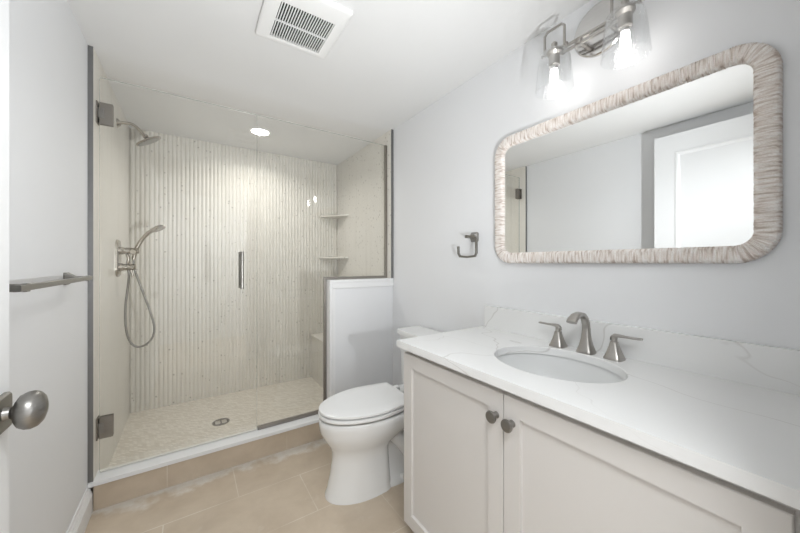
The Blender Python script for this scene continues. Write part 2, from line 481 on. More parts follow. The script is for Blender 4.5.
# ================================================================== SHOWER GLASS
GT = 2.2085; SX = 0.362
dr = thing('shower_door', 'frameless glass shower door with pull handle and two hinges', 'shower door', (TL, G, 0.149))
edge_faces(box('glass', 'clear_glass', TL + 0.010, SX - 0.002, G - 0.005, G + 0.005, 0.156, GT, dr))
m = MB(); m.box(TL + 0.012, SX - 0.004, G - 0.007, G + 0.007, 0.1515, 0.160, 0.001)
m.build('bottom_seal', 'door_seal', dr)
def hinge(z):
    m = MB()
    m.box(TL, TL + 0.006, G - 0.028, G + 0.028, z - 0.056, z + 0.056, 0.0015)
    m.box(TL + 0.010, TL + 0.064, G - 0.013, G - 0.005, z - 0.056, z + 0.056, 0.0015)
    m.box(TL + 0.010, TL + 0.064, G + 0.005, G + 0.013, z - 0.056, z + 0.056, 0.0015)
    h = m.build('hinge', 'channel_nickel', dr)
    m = MB(); m.box(TL + 0.004, TL + 0.030, G - 0.015, G + 0.015, z - 0.026, z + 0.026, 0.002)
    m.lathe((TL + 0.012, G, z - 0.046), (0, 0, 1), [(0.006, 0), (0.006, 0.092)], 12)
    m.build('hinge_barrel', 'dark_nickel', h)
hinge(2.020); hinge(0.383)
m = MB(); hy = G - 0.045
m.tube([(0.269, hy, 1.078), (0.269, hy, 1.312)], 0.010, 16)
m.tube([(0.269, hy, 1.092), (0.269, G - 0.005, 1.092)], 0.007, 14); m.tube([(0.269, hy, 1.298), (0.269, G - 0.005, 1.298)], 0.007, 14)
m.tube([(0.269, G + 0.045, 1.078), (0.269, G + 0.045, 1.312)], 0.010, 16)
m.tube([(0.269, G + 0.005, 1.092), (0.269, G + 0.045, 1.092)], 0.007, 14); m.tube([(0.269, G + 0.005, 1.298), (0.269, G + 0.045, 1.298)], 0.007, 14)
m.build('handle', 'satin_nickel', dr)

fp = thing('glass_panel', 'fixed glass shower panel notched over the half wall', 'shower panel', (0.85, G, 0.149))
m = MB()
out = [(SX + 0.002, 0.160), (HX - 0.004, 0.160), (HX - 0.004, HZ + 0.008), (TR - 0.004, HZ + 0.008), (TR - 0.004, GT), (SX + 0.002, GT)]
m.loft([[(x, y, z) for x, z in out] for y in (G - 0.005, G + 0.005)])
edge_faces(m.build('glass', 'clear_glass', fp, smooth=0))
def channel(x0, x1, z0, z1):
    MB().box(x0, x1, G - 0.011, G + 0.011, z0, z1, 0.001).build('channel', 'channel_nickel', fp)
channel(SX + 0.003, HX - 0.02, 0.1495, 0.171)
channel(HX - 0.020, HX - 0.0005, 0.1495, HZ + 0.020)
channel(HX - 0.0005, TR - 0.0205, HZ + 0.0005, HZ + 0.020)
channel(TR - 0.020, TR - 0.001, HZ + 0.0005, GT)

# ================================================================== SHOWER FITTINGS
sh = thing('rain_shower', 'round rain shower head on curved arm high on left shower wall', 'shower head', (TL, 2.771, 2.165))
MB().lathe((TL, 2.771, 2.165), (1, 0, 0), [(0.031, 0), (0.030, 0.004), (0.021, 0.012), (0.014, 0.02)], 28).build('flange', 'shower_nickel', sh)
MB().tube([(TL + 0.005, 2.771, 2.165), (TL + 0.04, 2.771, 2.178), (TL + 0.085, 2.771, 2.176), (TL + 0.120, 2.771, 2.140), (TL + 0.145, 2.771, 2.108)], 0.0095, 14, 2).build('arm', 'shower_nickel', sh)
hn = Vector((0.52, 0.10, -0.85)).normalized(); hc = Vector((-0.237, 2.771, 2.076))
m = MB(); m.lathe(hc - hn * 0.030, hn, [(0.011, -0.018), (0.016, -0.014), (0.017, -0.004), (0.013, 0.002), (0.022, 0.008), (0.058, 0.016), (0.076, 0.020), (0.079, 0.026), (0.076, 0.030)], 40)
hd = m.build('head', 'shower_nickel', sh)
m = MB(); m.lathe(hc, hn, [(0.069, 0.0001), (0.068, 0.0015), (0.03, 0.002)], 36); 
u = hn.orthogonal().normalized(); w = hn.cross(u)
for rr, n in ((0.018, 8), (0.034, 14), (0.050, 20), (0.062, 26)):
    for i in range(n):
        a = 2 * math.pi * i / n
        m.lathe(hc + (u * math.cos(a) + w * math.sin(a)) * rr, hn, [(0.0022, 0.001), (0.0014, 0.004)], 6)
m.build('spray_face', 'satin_nickel', hd)

vx, vy = TL, 2.775
va = thing('shower_valve', 'oblong nickel shower valve plate with lever handles on left shower wall', 'shower valve', (vx, vy, 1.272))
m = MB(); lp = rect_loop(0.13, 0.245, 0.045, 6)
for_r = [[(vx + d, vy + p[0] * s, 1.272 + p[1] * s) for p in lp] for d, s in ((0, 1), (0.008, 1), (0.013, 0.94), (0.015, 0.80))]
m.loft(for_r); m.build('plate', 'shower_nickel', va)
def knob_arm(z, L, name):
    m = MB(); m.lathe((vx + 0.012, vy, z), (1, 0, 0), [(0.026, 0), (0.0255, 0.018), (0.0215, 0.022), (0.0215, L * .55), (0.0195, L * .58), (0.0195, L), (0.016, L + .004)], 24)
    return m.build(name, 'shower_nickel', va)
knob_arm(1.322, 0.095, 'bracket')
k = knob_arm(1.213, 0.078, 'valve_handle')
MB().tube([(vx + 0.070, vy, 1.213), (vx + 0.074, vy - 0.004, 1.18), (vx + 0.082, vy - 0.006, 1.142)], [0.008, 0.007, 0.0055], 12, 1).build('lever', 'shower_nickel', k)
MB().lathe((vx + 0.084, vy - 0.022, 1.315), (0.15, 1, 0.05), [(0.016, -0.006), (0.0195, 0), (0.0195, 0.050), (0.016, 0.055)], 20).build('cradle', 'shower_nickel', va)
m = MB(); m.tube([(vx + 0.05, vy, 1.30), (vx + 0.06, vy - 0.004, 1.27), (vx + 0.052, vy, 1.235)], 0.009, 12, 1); m.build('diverter', 'shower_nickel', va)

hs = thing('hand_shower', 'nickel hand shower with looping hose held in valve bracket', 'hand shower', (-0.315, 2.79, 1.315))
MB().tube([(-0.322, 2.785, 1.262), (-0.312, 2.785, 1.32), (-0.292, 2.783, 1.375), (-0.262, 2.778, 1.425), (-0.228, 2.770, 1.462), (-0.205, 2.766, 1.474)], [0.010, 0.0125, 0.012, 0.0115, 0.014, 0.018], 16, 2).build('wand', 'shower_nickel', hs)
hn2 = Vector((0.42, -0.28, -0.86)).normalized(); hc2 = Vector((-0.186, 2.762, 1.478))
m = MB()
lp = []
ux = Vector((0.86, -0.10, 0.46)).normalized(); ux = (ux - hn2 * ux.dot(hn2)).normalized(); wx = hn2.cross(ux)
rings = []
for dd, s in ((-0.020, 0.35), (-0.017, 0.7), (-0.010, 0.93), (-0.002, 1.0), (0.004, 1.0), (0.007, 0.92)):
    rings.append([hc2 + hn2 * dd + ux * (0.044 * s * math.cos(2 * math.pi * i / 28)) + wx * (0.030 * s * math.sin(2 * math.pi * i / 28)) for i in range(28)])
m.loft(rings); sp_ = m.build('spray_head', 'shower_nickel', hs)
hose = [(-0.322, 2.785, 1.262), (-0.318, 2.79, 1.20), (-0.292, 2.80, 1.10), (-0.262, 2.80, 1.0), (-0.222, 2.80, 0.86), (-0.206, 2.80, 0.765), (-0.232, 2.80, 0.69), (-0.29, 2.80, 0.655), (-0.342, 2.80, 0.69), (-0.366, 2.80, 0.80), (-0.367, 2.80, 0.95), (-0.352, 2.795, 1.08), (-0.345, 2.785, 1.16), (-0.350, 2.780, 1.20)]
m = MB(); m.tube(hose, 0.0068, 12, 3); m.build('hose', 'satin_nickel', hs)

# ================================================================== VANITY
CF, CY0, CY1, CZ = 0.7879, 0.045, 1.2129, 0.8875
v = thing('vanity_cabinet', 'warm grey two door shaker vanity cabinet under white countertop', 'vanity', (1.1, 0.62, 0))
FX = 0.813; SY = 0.642
m = MB()
B0, B1 = 0.833, XR - 0.001          # carcass front and back
y0, y1 = CY0 + 0.006, 1.198
m.box(B0, B1, y1 - 0.018, y1, 0.055, CZ - 0.0305); m.box(B0, B1, y0, y0 + 0.018, 0.055, CZ - 0.0305)
m.box(B0, B1, y0 + 0.018, y1 - 0.018, 0.055, 0.075); m.box(B1 - 0.008, B1, y0 + 0.018, y1 - 0.018, 0.075, CZ - 0.0305)
m.box(B0, B0 + 0.019, y0 + 0.018, y1 - 0.018, 0.075, 0.10); m.box(B0, B0 + 0.019, y0 + 0.018, y1 - 0.018, 0.82, CZ - 0.0305)
m.box(B0, B0 + 0.019, y0 + 0.018, 0.085, 0.10, 0.82); m.box(B0, B0 + 0.019, SY - 0.02, SY + 0.02, 0.10, 0.82)
m.build('body', 'cabinet_grey', v, smooth=0)
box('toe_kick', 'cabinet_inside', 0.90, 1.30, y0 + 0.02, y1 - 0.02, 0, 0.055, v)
def shaker(y0, y1, z0, z1, ky, kz):
    """frame and recessed panel with a sloped inner lip; front faces -X."""
    m = MB(); w = 0.058; x0, x1 = FX, FX + 0.0195; lip = 0.0035; dp = 0.011
    def ring(i, x): return [(x, y0 + i, z0 + i), (x, y1 - i, z0 + i), (x, y1 - i, z1 - i), (x, y0 + i, z1 - i)]
    rings = [ring(0.0, x1), ring(0.0, x0 + 0.0018), ring(0.0018, x0), ring(w, x0), ring(w + lip * .5, x0 + dp * .9), ring(w + lip, x0 + dp)]
    m.loft(rings)
    d = m.build('door', 'cabinet_grey', v, smooth=0)
    m = MB(); m.lathe((x0, ky, kz), (-1, 0, 0), [(0.011, 0), (0.0105, 0.003), (0.0075, 0.008), (0.008, 0.016), (0.0145, 0.020), (0.0185, 0.023), (0.0197, 0.027), (0.0185, 0.0305), (0.013, 0.0325)], 28)
    m.build('knob', 'dark_nickel', d)
shaker(SY + 0.0015, 1.1935, 0.062, 0.832, 0.668, 0.757)
shaker(0.073, SY - 0.0015, 0.062, 0.832, 0.609, 0.754)

# countertop with an oval cut-out
ct = thing('countertop', 'white veined quartz countertop with oval sink cutout', 'countertop', (1.08, 0.63, CZ - 0.022))
SCX, SCY, SA, SB = 1.09, 0.64, 0.18, 0.22
m = MB(); x0, x1 = CF, XR - 0.0005; T = 0.030
angs = sorted([2 * math.pi * i / 96 for i in range(96)] + [math.atan2(yy - SCY, xx - SCX) % (2 * math.pi) for xx in (x0, x1) for yy in (CY0, CY1)])
def rim(a):
    dx, dy = math.cos(a), math.sin(a); t = []
    if dx > 1e-9: t.append((x1 - SCX) / dx)
    if dx < -1e-9: t.append((x0 - SCX) / dx)
    if dy > 1e-9: t.append((CY1 - SCY) / dy)
    if dy < -1e-9: t.append((CY0 - SCY) / dy)
    k = min(t); return (SCX + dx * k, SCY + dy * k)
def ell(a, s=1.0):
    dx, dy = math.cos(a), math.sin(a); k = s / math.sqrt((dx / SA) ** 2 + (dy / SB) ** 2)
    return (SCX + dx * k, SCY + dy * k)
def loop(f, z): return [(*f(a), z) for a in angs]
rings = [loop(lambda a: ell(a), CZ - T), loop(lambda a: ell(a), CZ - 0.003), loop(lambda a: ell(a, 1.012), CZ), loop(rim, CZ), loop(rim, CZ - T), loop(lambda a: ell(a), CZ - T)]
m.loft(rings, cap=False)
bmesh.ops.remove_doubles(m.bm, verts=m.bm.verts, dist=1e-6)
o = m.build('slab', 'quartz', ct, smooth=25)
tag(box('backsplash', 'quartz', XR - 0.020, XR - 0.0005, CY0, 1.196, CZ, 1.006), 'low white veined quartz backsplash along the wall', 'backsplash')

# undermount basin
sk = thing('sink', 'white oval undermount sink set into the countertop', 'sink', (SCX, SCY, CZ - 0.20))
m = MB(); prof = [(1.06, -0.0305), (1.035, -0.0305), (1.02, -0.06), (0.97, -0.11), (0.86, -0.15), (0.58, -0.175), (0.14, -0.182)]
n = 64
def el(s, z): return [(SCX + SA * s * math.cos(2 * math.pi * i / n), SCY + SB * s * math.sin(2 * math.pi * i / n), CZ + z) for i in range(n)]
inner = [el(s, z) for s, z in prof]
outer = [el(s * 1.0 + 0.045, z - 0.012) for s, z in reversed(prof)]
m.loft(inner + [el(0.14, -0.194)] , cap=False); m.bm.faces.ensure_lookup_table()
m.loft([el(1.06, -0.0305)] + [el(s + 0.06, z - 0.012) for s, z in prof[1:]], cap=False)
m.build('basin', 'basin_shaded_white', sk, smooth=60)
MB().lathe((SCX, SCY, CZ - 0.184), (0, 0, 1), [(0.024, 0), (0.024, 0.003), (0.018, 0.004), (0.017, 0.007), (0.006, 0.009)], 24).build('drain', 'satin_nickel', sk)

# widespread faucet
fx = 1.300
fa = thing('faucet', 'brushed nickel arched widespread faucet with two lever handles', 'faucet', (fx, 0.635, CZ))
def sq(cx, cy, z, h, w, e=0.55, n=24):
    pts = []
    for i in range(n):
        a = 2 * math.pi * (i + .5) / n; ca, sa = math.cos(a), math.sin(a)
        pts.append((cx + math.copysign(abs(ca) ** e, ca) * h, cy + math.copysign(abs(sa) ** e, sa) * w, z))
    return pts
sy_ = 0.630
m = MB()
m.loft([sq(fx, sy_, CZ + z, a, b, e) for z, a, b, e in ((0, .0285, .0310, .5), (.007, .0285, .0310, .5), (.011, .0265, .0285, .5), (.030, .0205, .0225, .55), (.055, .0155, .0175, .6), (.080, .0130, .0150, .65), (.097, .0120, .0145, .7))], cap=True)
# arch of the spout, flat oval section that widens toward the outlet
path = [(fx, CZ + .090), (fx - .002, CZ + .112), (fx - .012, CZ + .135), (fx - .032, CZ + .151), (fx - .056, CZ + .156), (fx - .080, CZ + .152), (fx - .099, CZ + .141), (fx - .110, CZ + .130)]
hw = [.0142, .014, .0142, .015, .0165, .018, .0195, .020]; th = [.0118, .0112, .0105, .010, .0095, .009, .0085, .008]
rings = []
for i, (px, pz) in enumerate(path):
    a = Vector((path[min(i + 1, 7)][0] - path[max(i - 1, 0)][0], path[min(i + 1, 7)][1] - path[max(i - 1, 0)][1])).normalized()
    nx, nz = -a.y, a.x
    r_ = []
    for j in range(24):
        t = 2 * math.pi * (j + .5) / 24; ca, sa = math.cos(t), math.sin(t)
        k1 = math.copysign(abs(ca) ** .7, ca) * th[i]; k2 = math.copysign(abs(sa) ** .7, sa) * hw[i]
        r_.append((px + nx * k1, sy_ + k2, pz + nz * k1))
    rings.append(r_)
m.loft(rings)
m.lathe((fx + .020, sy_, CZ + .080), (0, 0, 1), [(.0028, 0), (.0028, .030), (.005, .032), (.005, .038), (.003, .041)], 12)
m.build('spout', 'brushed_nickel', fa, smooth=50)
def fhandle(cy, s):
    m = MB()
    m.loft([sq(fx, cy, CZ + z, a, a, e) for z, a, e in ((0, .0300, .45), (.006, .0300, .45), (.010, .0280, .5), (.030, .0205, .55), (.050, .0150, .65), (.064, .0125, .75), (.066, .0095, .8), (.069, .0095, .8), (.070, .0110, .8))])
    h = m.build('handle', 'brushed_nickel', fa, smooth=45)
    m = MB(); rings = []
    for yy, zz, a, b in ((-.011, .070, .0095, .0015), (-.010, .079, .0105, .006), (0.0, .086, .011, .0075), (.016, .088, .0095, .0060), (.034, .0875, .0085, .0045), (.060, .0875, .0090, .0040), (.083, .0885, .0098, .0042), (.086, .0885, .0085, .003)):
        rings.append([(fx + math.copysign(abs(math.cos(2 * math.pi * (i + .5) / 16)) ** .6, math.cos(2 * math.pi * (i + .5) / 16)) * a, cy + s * yy, CZ + zz + math.sin(2 * math.pi * (i + .5) / 16) * b) for i in range(16)])
    m.loft(rings); m.lathe((fx, cy, CZ + .069), (0, 0, 1), [(.0105, 0), (.0105, .012)], 20)
    m.build('lever', 'brushed_nickel', h, smooth=50)
fhandle(0.744, 1); fhandle(0.531, -1)

# ================================================================== MIRROR
MY0, MY1, MZ0, MZ1 = 0.142, 1.119, 1.240, 1.8865
mi = thing('wall_mirror', 'long wall mirror in whitewashed wrapped rope frame with rounded corners', 'mirror', (XR, (MY0 + MY1) / 2, MZ0))
mc = ((MY0 + MY1) / 2, (MZ0 + MZ1) / 2); MW, MH = MY1 - MY0, MZ1 - MZ0; FW = 0.052; FD = 0.032
# sample the centre line of the frame by arc length
def centreline(w, h, r, step):
    segs = []; pts = []
    L = 2 * (w - 2 * r) + 2 * (h - 2 * r) + 2 * math.pi * r
    n = int(L / step)
    for i in range(n):
        s = L * i / n
        parts = [('l', (w / 2, -h / 2 + r), (0, 1), h - 2 * r), ('a', (w / 2 - r, h / 2 - r), 0, math.pi * r / 2), ('l', (w / 2 - r, h / 2), (-1, 0), w - 2 * r), ('a', (-w / 2 + r, h / 2 - r), 90, math.pi * r / 2),
                 ('l', (-w / 2, h / 2 - r), (0, -1), h - 2 * r), ('a', (-w / 2 + r, -h / 2 + r), 180, math.pi * r / 2), ('l', (-w / 2 + r, -h / 2), (1, 0), w - 2 * r), ('a', (w / 2 - r, -h / 2 + r), 270, math.pi * r / 2)]
        for typ, p, q, ln in parts:
            if s <= ln:
                if typ == 'l': pts.append((p[0] + q[0] * s, p[1] + q[1] * s, q[1], -q[0]))
                else:
                    a = R(q) + s / r; pts.append((p[0] + r * math.cos(a), p[1] + r * math.sin(a), math.cos(a), math.sin(a)))
                break
            s -= ln
    return pts, n
CR = 0.068
pts, n = centreline(MW - FW, MH - FW, CR, 0.0023)
m = MB(); bm = m.bm; K = 12
rows = []
sec = []
for j in range(K + 1):                      # cross-section: rounded front, open to the wall
    t = j / K
    a = math.pi * t
    sec.append((math.copysign(abs(math.cos(a)) ** .55, math.cos(a)) * FW / 2, (abs(math.sin(a)) ** .45) * (FD - 0.002) + 0.002))
for i, (py, pz, ny, nz) in enumerate(pts):
    bulge = (0.0011 if i % 2 else -0.0005) + random.uniform(-0.0005, 0.0005)
    skew = random.uniform(-0.0006, 0.0006)
    row = []
    for (o_, dth) in sec:
        k = (FW / 2 + bulge) / (FW / 2)
        row.append(bm.verts.new((XR - dth - (bulge if dth > 0.003 else 0), mc[0] + py + ny * o_ * k + skew * nz, mc[1] + pz + nz * o_ * k - skew * ny)))
    rows.append(row)
uvl = bm.loops.layers.uv.new('UVMap')
for i in range(n):
    a, b_ = rows[i], rows[(i + 1) % n]
    for j in range(K):
        f = bm.faces.new((a[j], a[j + 1], b_[j + 1], b_[j]))
        for lo, (ii, jj) in zip(f.loops, ((i, j), (i, j + 1), (i + 1, j + 1), (i + 1, j))):
            lo[uvl].uv = (ii / n, jj / K)
fr = m.build('frame', 'whitewashed_rope', mi, smooth=60)
lp = rect_loop(MW - 2 * FW + 0.012, MH - 2 * FW + 0.012, CR - FW / 2 + 0.006, 8)
m = MB(); m.loft([[(x, mc[0] + p[0], mc[1] + p[1]) for p in lp] for x in (XR - 0.006, XR - 0.014)])
m.build('glass', 'silvered_glass', mi, smooth=0)

# ================================================================== VANITY LIGHT
LX, LZ = 1.252, 1.953
vl = thing('vanity_light', 'two lamp nickel wall light with seeded glass shades above mirror', 'wall light', (XR, 0.606, 2.13))
m = MB(); m.lathe((XR, 0.606, 2.180), (-1, 0, 0), [(0.105, 0), (0.105, 0.010), (0.100, 0.015), (0.085, 0.017)], 56)
m.build('backplate', 'polished_nickel', vl)
m = MB(); m.box(LX + 0.050, LX + 0.062, 0.478, 0.733, 2.142, 2.152, 0.001); m.box(LX + 0.050, LX + 0.062, 0.478, 0.733, 2.122, 2.132, 0.001)
m.box(LX + 0.050, LX + 0.062, 0.478, 0.486, 2.122, 2.152); m.box(LX + 0.050, LX + 0.062, 0.725, 0.733, 2.122, 2.152)
for yy in (0.55, 0.662):
    m.lathe((XR - 0.014, yy, 2.137), (-1, 0, 0), [(0.009, 0), (0.009, 0.058)], 14); m.lathe((LX + 0.050, yy, 2.137), (-1, 0, 0), [(0.012, 0), (0.012, 0.005), (0.006, 0.008)], 14)
m.build('bar', 'brushed_nickel', vl)
def lamp(y):
    m = MB()
    m.tube([(LX + 0.056, y, 2.137), (LX + 0.02, y, 2.137), (LX, y, 2.134)], 0.006, 12)
    m.lathe((LX, y, 2.085), (0, 0, 1), [(0.019, -0.03), (0.021, -0.028), (0.021, 0.010), (0.030, 0.022), (0.030, 0.029), (0.012, 0.032), (0.012, 0.062), (0.006, 0.068)], 24)
    m.build('socket', 'brushed_nickel', vl)
    # yoke: upside-down U of flat bar over the shade, with screws through its feet
    m = MB(); hw_ = 0.042
    m.tube([(LX, y - hw_, 2.112), (LX, y - hw_, 2.198), (LX, y - hw_ + 0.012, 2.210), (LX, y + hw_ - 0.012, 2.210), (LX, y + hw_, 2.198), (LX, y + hw_, 2.112)], 0.0052, 10)
    yk = m.build('yoke', 'brushed_nickel', vl)
    for s in (-1, 1):
        MB().lathe((LX, y + s * (hw_ - 0.024), 2.119), (0, s, 0), [(0.003, 0), (0.003, 0.030), (0.0075, 0.031), (0.0075, 0.036), (0.004, 0.038)], 14).build('thumbscrew', 'brushed_nickel', yk)
    # bell shade, open below, wall 2.5 mm thick
    m = MB(); pr = [(0.031, 0.160), (0.046, 0.157), (0.055, 0.148), (0.0595, 0.130), (0.0635, 0.095), (0.067, 0.060), (0.0705, 0.025), (0.073, 0.0)]
    ring = [(r, z) for r, z in pr] + [(r - 0.0025, z if i else z) for i, (r, z) in reversed(list(enumerate(pr)))]
    m.lathe((LX, y, LZ), (0, 0, 1), ring, 48, cap=False)
    m.build('glass_shade', 'seeded_glass', vl, smooth=60)
    m = MB(); m.lathe((LX, y, LZ + 0.012), (0, 0, 1), [(0.004, 0), (0.009, 0.003), (0.0145, 0.014), (0.016, 0.032), (0.015, 0.052), (0.012, 0.074), (0.011, 0.084)], 24)
    m.build('bulb', 'bulb_glow', vl)
    MB().lathe((LX, y, LZ + 0.086), (0, 0, 1), [(0.013, 0.0), (0.0135, 0.006), (0.0135, 0.016)], 20).build('bulb_base', 'chrome', vl)
lamp(0.733); lamp(0.478)

# ================================================================== CEILING FITTINGS
fx0, fx1, fy0, fy1 = 0.251, 0.583, 1.236, 1.600
fn = thing('exhaust_fan', 'square white exhaust fan grille on the ceiling', 'exhaust fan', (0.417, 1.418, ZC))
gx0, gx1, gy0, gy1 = 0.308, 0.538, 1.334, 1.564
m = MB()
def fr_ring(x0, x1, y0, y1, z, r): return [((x0 + x1) / 2 + p[0], (y0 + y1) / 2 + p[1], z) for p in rect_loop(x1 - x0, y1 - y0, r, 5)]
m.loft([fr_ring(fx0, fx1, fy0, fy1, ZC - 0.0005, 0.012), fr_ring(fx0, fx1, fy0, fy1, ZC - 0.012, 0.012), fr_ring(fx0 + .012, fx1 - .012, fy0 + .012, fy1 - .012, ZC - 0.020, 0.010),
        fr_ring(gx0 - .006, gx1 + .006, gy0 - .006, gy1 + .006, ZC - 0.020, 0.006), fr_ring(gx0, gx1, gy0, gy1, ZC - 0.017, 0.004), fr_ring(gx0, gx1, gy0, gy1, ZC - 0.002, 0.004)], cap=False)
m.build('cover', 'white_plastic', fn, smooth=40)
box('shade_sheet', 'slot_shade', gx0 - 0.002, gx1 + 0.002, gy0 - 0.002, gy1 + 0.002, ZC - 0.003, ZC - 0.0006, fn)  # flat dark sheet in place of the shaded hollow behind the louvre
m = MB(); NS = 21
for i in range(NS):
    x = gx0 + (gx1 - gx0) * (i + .5) / NS
    m.box(x - 0.0020, x + 0.0020, gy0, gy1, ZC - 0.0185, ZC - 0.0125)
m.box(gx0, gx1, (gy0 + gy1) / 2 - 0.0018, (gy0 + gy1) / 2 + 0.0018, ZC - 0.0188, ZC - 0.010)
m.build('louvre', 'white_plastic', fn, smooth=0)

dl = thing('ceiling_downlight', 'round lit recessed downlight in the shower ceiling', 'ceiling light', (0.478, 2.80, ZC))
MB().lathe((0.478, 2.80, ZC), (0, 0, -1), [(0.086, 0), (0.085, 0.004), (0.068, 0.006), (0.064, 0.0015)], 40).build('trim_ring', 'white_plastic', dl)
MB().lathe((0.478, 2.80, ZC - 0.0022), (0, 0, -1), [(0.066, 0), (0.066, 0.001), (0.04, 0.0016)], 36).build('lens', 'lens_glow', dl)
ld = bpy.data.lights.new('downlight_beam', 'AREA'); ld.shape = 'DISK'; ld.size = 0.12; ld.energy = DOWNLIGHT_POWER; ld.spread = R(150); ld.color = (1.0, 0.985, 0.95)
lo = bpy.data.objects.new('downlight_beam', ld); lo.location = (0.478, 2.80, ZC - 0.008); col.objects.link(lo)

# ================================================================== TOILET
TCY = 1.595
to = thing('toilet', 'white two piece elongated toilet with closed lid beside the vanity', 'toilet', (0.95, TCY, 0))
def egg(xf, xr, w, z, nose=0.62, n=48, rear=0.35, dz=0):
    """plan outline: long elliptical nose toward -X, squarer tail toward +X."""
    xm = xf + (xr - xf) * nose; pts = []
    for i in range(n):
        a = 2 * math.pi * i / n; ca, sa = math.cos(a), math.sin(a)
        if ca < 0: x = xm + ca * (xm - xf); y = sa * w
        else:
            x = xm + (abs(ca) ** rear) * (xr - xm); y = math.copysign(abs(sa) ** 0.8, sa) * w * (1 - 0.10 * ca)
        pts.append((x, TCY + y, z))
    return pts
m = MB()
# pedestal skirt that grows into the bowl
m.loft([egg(.592, .955, .132, 0), egg(.592, .955, .132, .012), egg(.602, .95, .126, .035), egg(.622, .945, .118, .12), egg(.632, .94, .115, .19), egg(.630, .94, .118, .235),
        egg(.612, .96, .136, .270), egg(.585, 1.02, .160, .312), egg(.566, 1.08, .178, .352), egg(.560, 1.12, .186, .390), egg(.561, 1.14, .186, .411), egg(.572, 1.14, .176, .419)])
# rear trapway and foot
m.loft([egg(.78, 1.19, .120, 0, .5), egg(.78, 1.19, .120, .022, .5), egg(.80, 1.18, .085, .045, .5), egg(.80, 1.17, .070, .12, .5), egg(.80, 1.17, .075, .26, .5), egg(.80, 1.18, .115, .33, .5), egg(.80, 1.19, .16, .415, .5)])
m.tube([(.93, TCY - .060, .30), (1.0, TCY - .075, .24), (1.06, TCY - .080, .16), (1.10, TCY - .078, .08), (1.13, TCY - .07, .03)], .045, 14, 2)
m.tube([(.93, TCY + .060, .30), (1.0, TCY + .075, .24), (1.06, TCY + .080, .16), (1.10, TCY + .078, .08), (1.13, TCY + .07, .03)], .045, 14, 2)
# shelf that carries the tank
m.box(1.05, XR - 0.012, TCY - .19, TCY + .19, .370, .419, .018, 4)
m.build('bowl', 'porcelain', to, smooth=60)
MB().lathe((1.005, TCY - .108, .022), (0, 0, 1), [(.013, 0), (.013, .012), (.010, .020), (.004, .023)], 18).build('bolt_cap', 'white_plastic', to)
def lid_loop(xf, xr, w, z, tail):
    xm = xf + 0.29; pts = []
    N = 40
    for i in range(N + 1):
        a = math.pi / 2 + math.pi * i / N
        pts.append((xm + math.cos(a) * (xm - xf), TCY + math.copysign(abs(math.sin(a)) ** 0.95, math.sin(a)) * w, z))
    for t in (0.35, 0.7, 1.0): pts.append((xm + (xr - xm) * t, TCY - (w + (tail - w) * t ** 1.5), z))
    for t in (1.0, 0.7, 0.35): pts.append((xm + (xr - xm) * t, TCY + (w + (tail - w) * t ** 1.5), z))
    return pts
m = MB()
so = [lid_loop(0.562, 1.057, .183, 0.4305, .145), lid_loop(0.558, 1.060, .187, 0.4360, .148), lid_loop(0.560, 1.058, .185, 0.4480, .146), lid_loop(0.565, 1.052, .180, 0.4505, .143)]
si = [lid_loop(0.638, 0.990, .115, 0.4505, .09), lid_loop(0.638, 0.990, .115, 0.4305, .09)]
m.loft(so + si + [so[0]], cap=False); bmesh.ops.remove_doubles(m.bm, verts=m.bm.verts, dist=1e-6)
m.build('seat', 'seat_plastic', to, smooth=45)
m = MB(); m.loft([lid_loop(0.566, 1.056, .180, 0.4545, .146), lid_loop(0.561, 1.060, .185, 0.4580, .149), lid_loop(0.562, 1.059, .184, 0.4670, .148), lid_loop(0.572, 1.052, .176, 0.4725, .143), lid_loop(0.638, 1.020, .12, 0.4755, .11)])
m.build('lid', 'seat_plastic', to, smooth=40)
for s in (-1, 1): MB().box(1.060, 1.100, TCY + s * .075 - .02, TCY + s * .075 + .02, .425, .466, .008, 3).build('lid_hinge', 'seat_plastic', to)
def tank_loop(x0, x1, w, z, bow):
    pts = []
    for i in range(25):
        t = i / 24 * 2 - 1
        pts.append((x0 + bow * t * t, TCY - w * t if True else 0, z))
    pts += [(x1, TCY - w + .004, z), (x1, TCY + w - .004, z)]
    return pts
m = MB(); m.loft([tank_loop(1.185, XR - .012, .185, .4195, .02), tank_loop(1.180, XR - .012, .195, .45, .022), tank_loop(1.170, XR - .012, .205, .755, .025)])
m.build('tank', 'porcelain', to, smooth=40, bev=.006)
m = MB(); m.loft([tank_loop(1.158, XR - .010, .214, .756, .026), tank_loop(1.155, XR - .010, .217, .760, .026), tank_loop(1.155, XR - .010, .217, .785, .026), tank_loop(1.160, XR - .012, .212, .792, .026)])
m.build('tank_lid', 'porcelain', to, smooth=40)
m = MB(); m.lathe((1.185, TCY + .15, .70), (-1, 0, 0), [(.014, 0), (.014, .012), (.010, .016)], 16); m.tube([(1.176, TCY + .15, .70), (1.165, TCY + .13, .698), (1.160, TCY + .08, .692)], .006, 10, 1)
m.build('flush_lever', 'chrome', to)

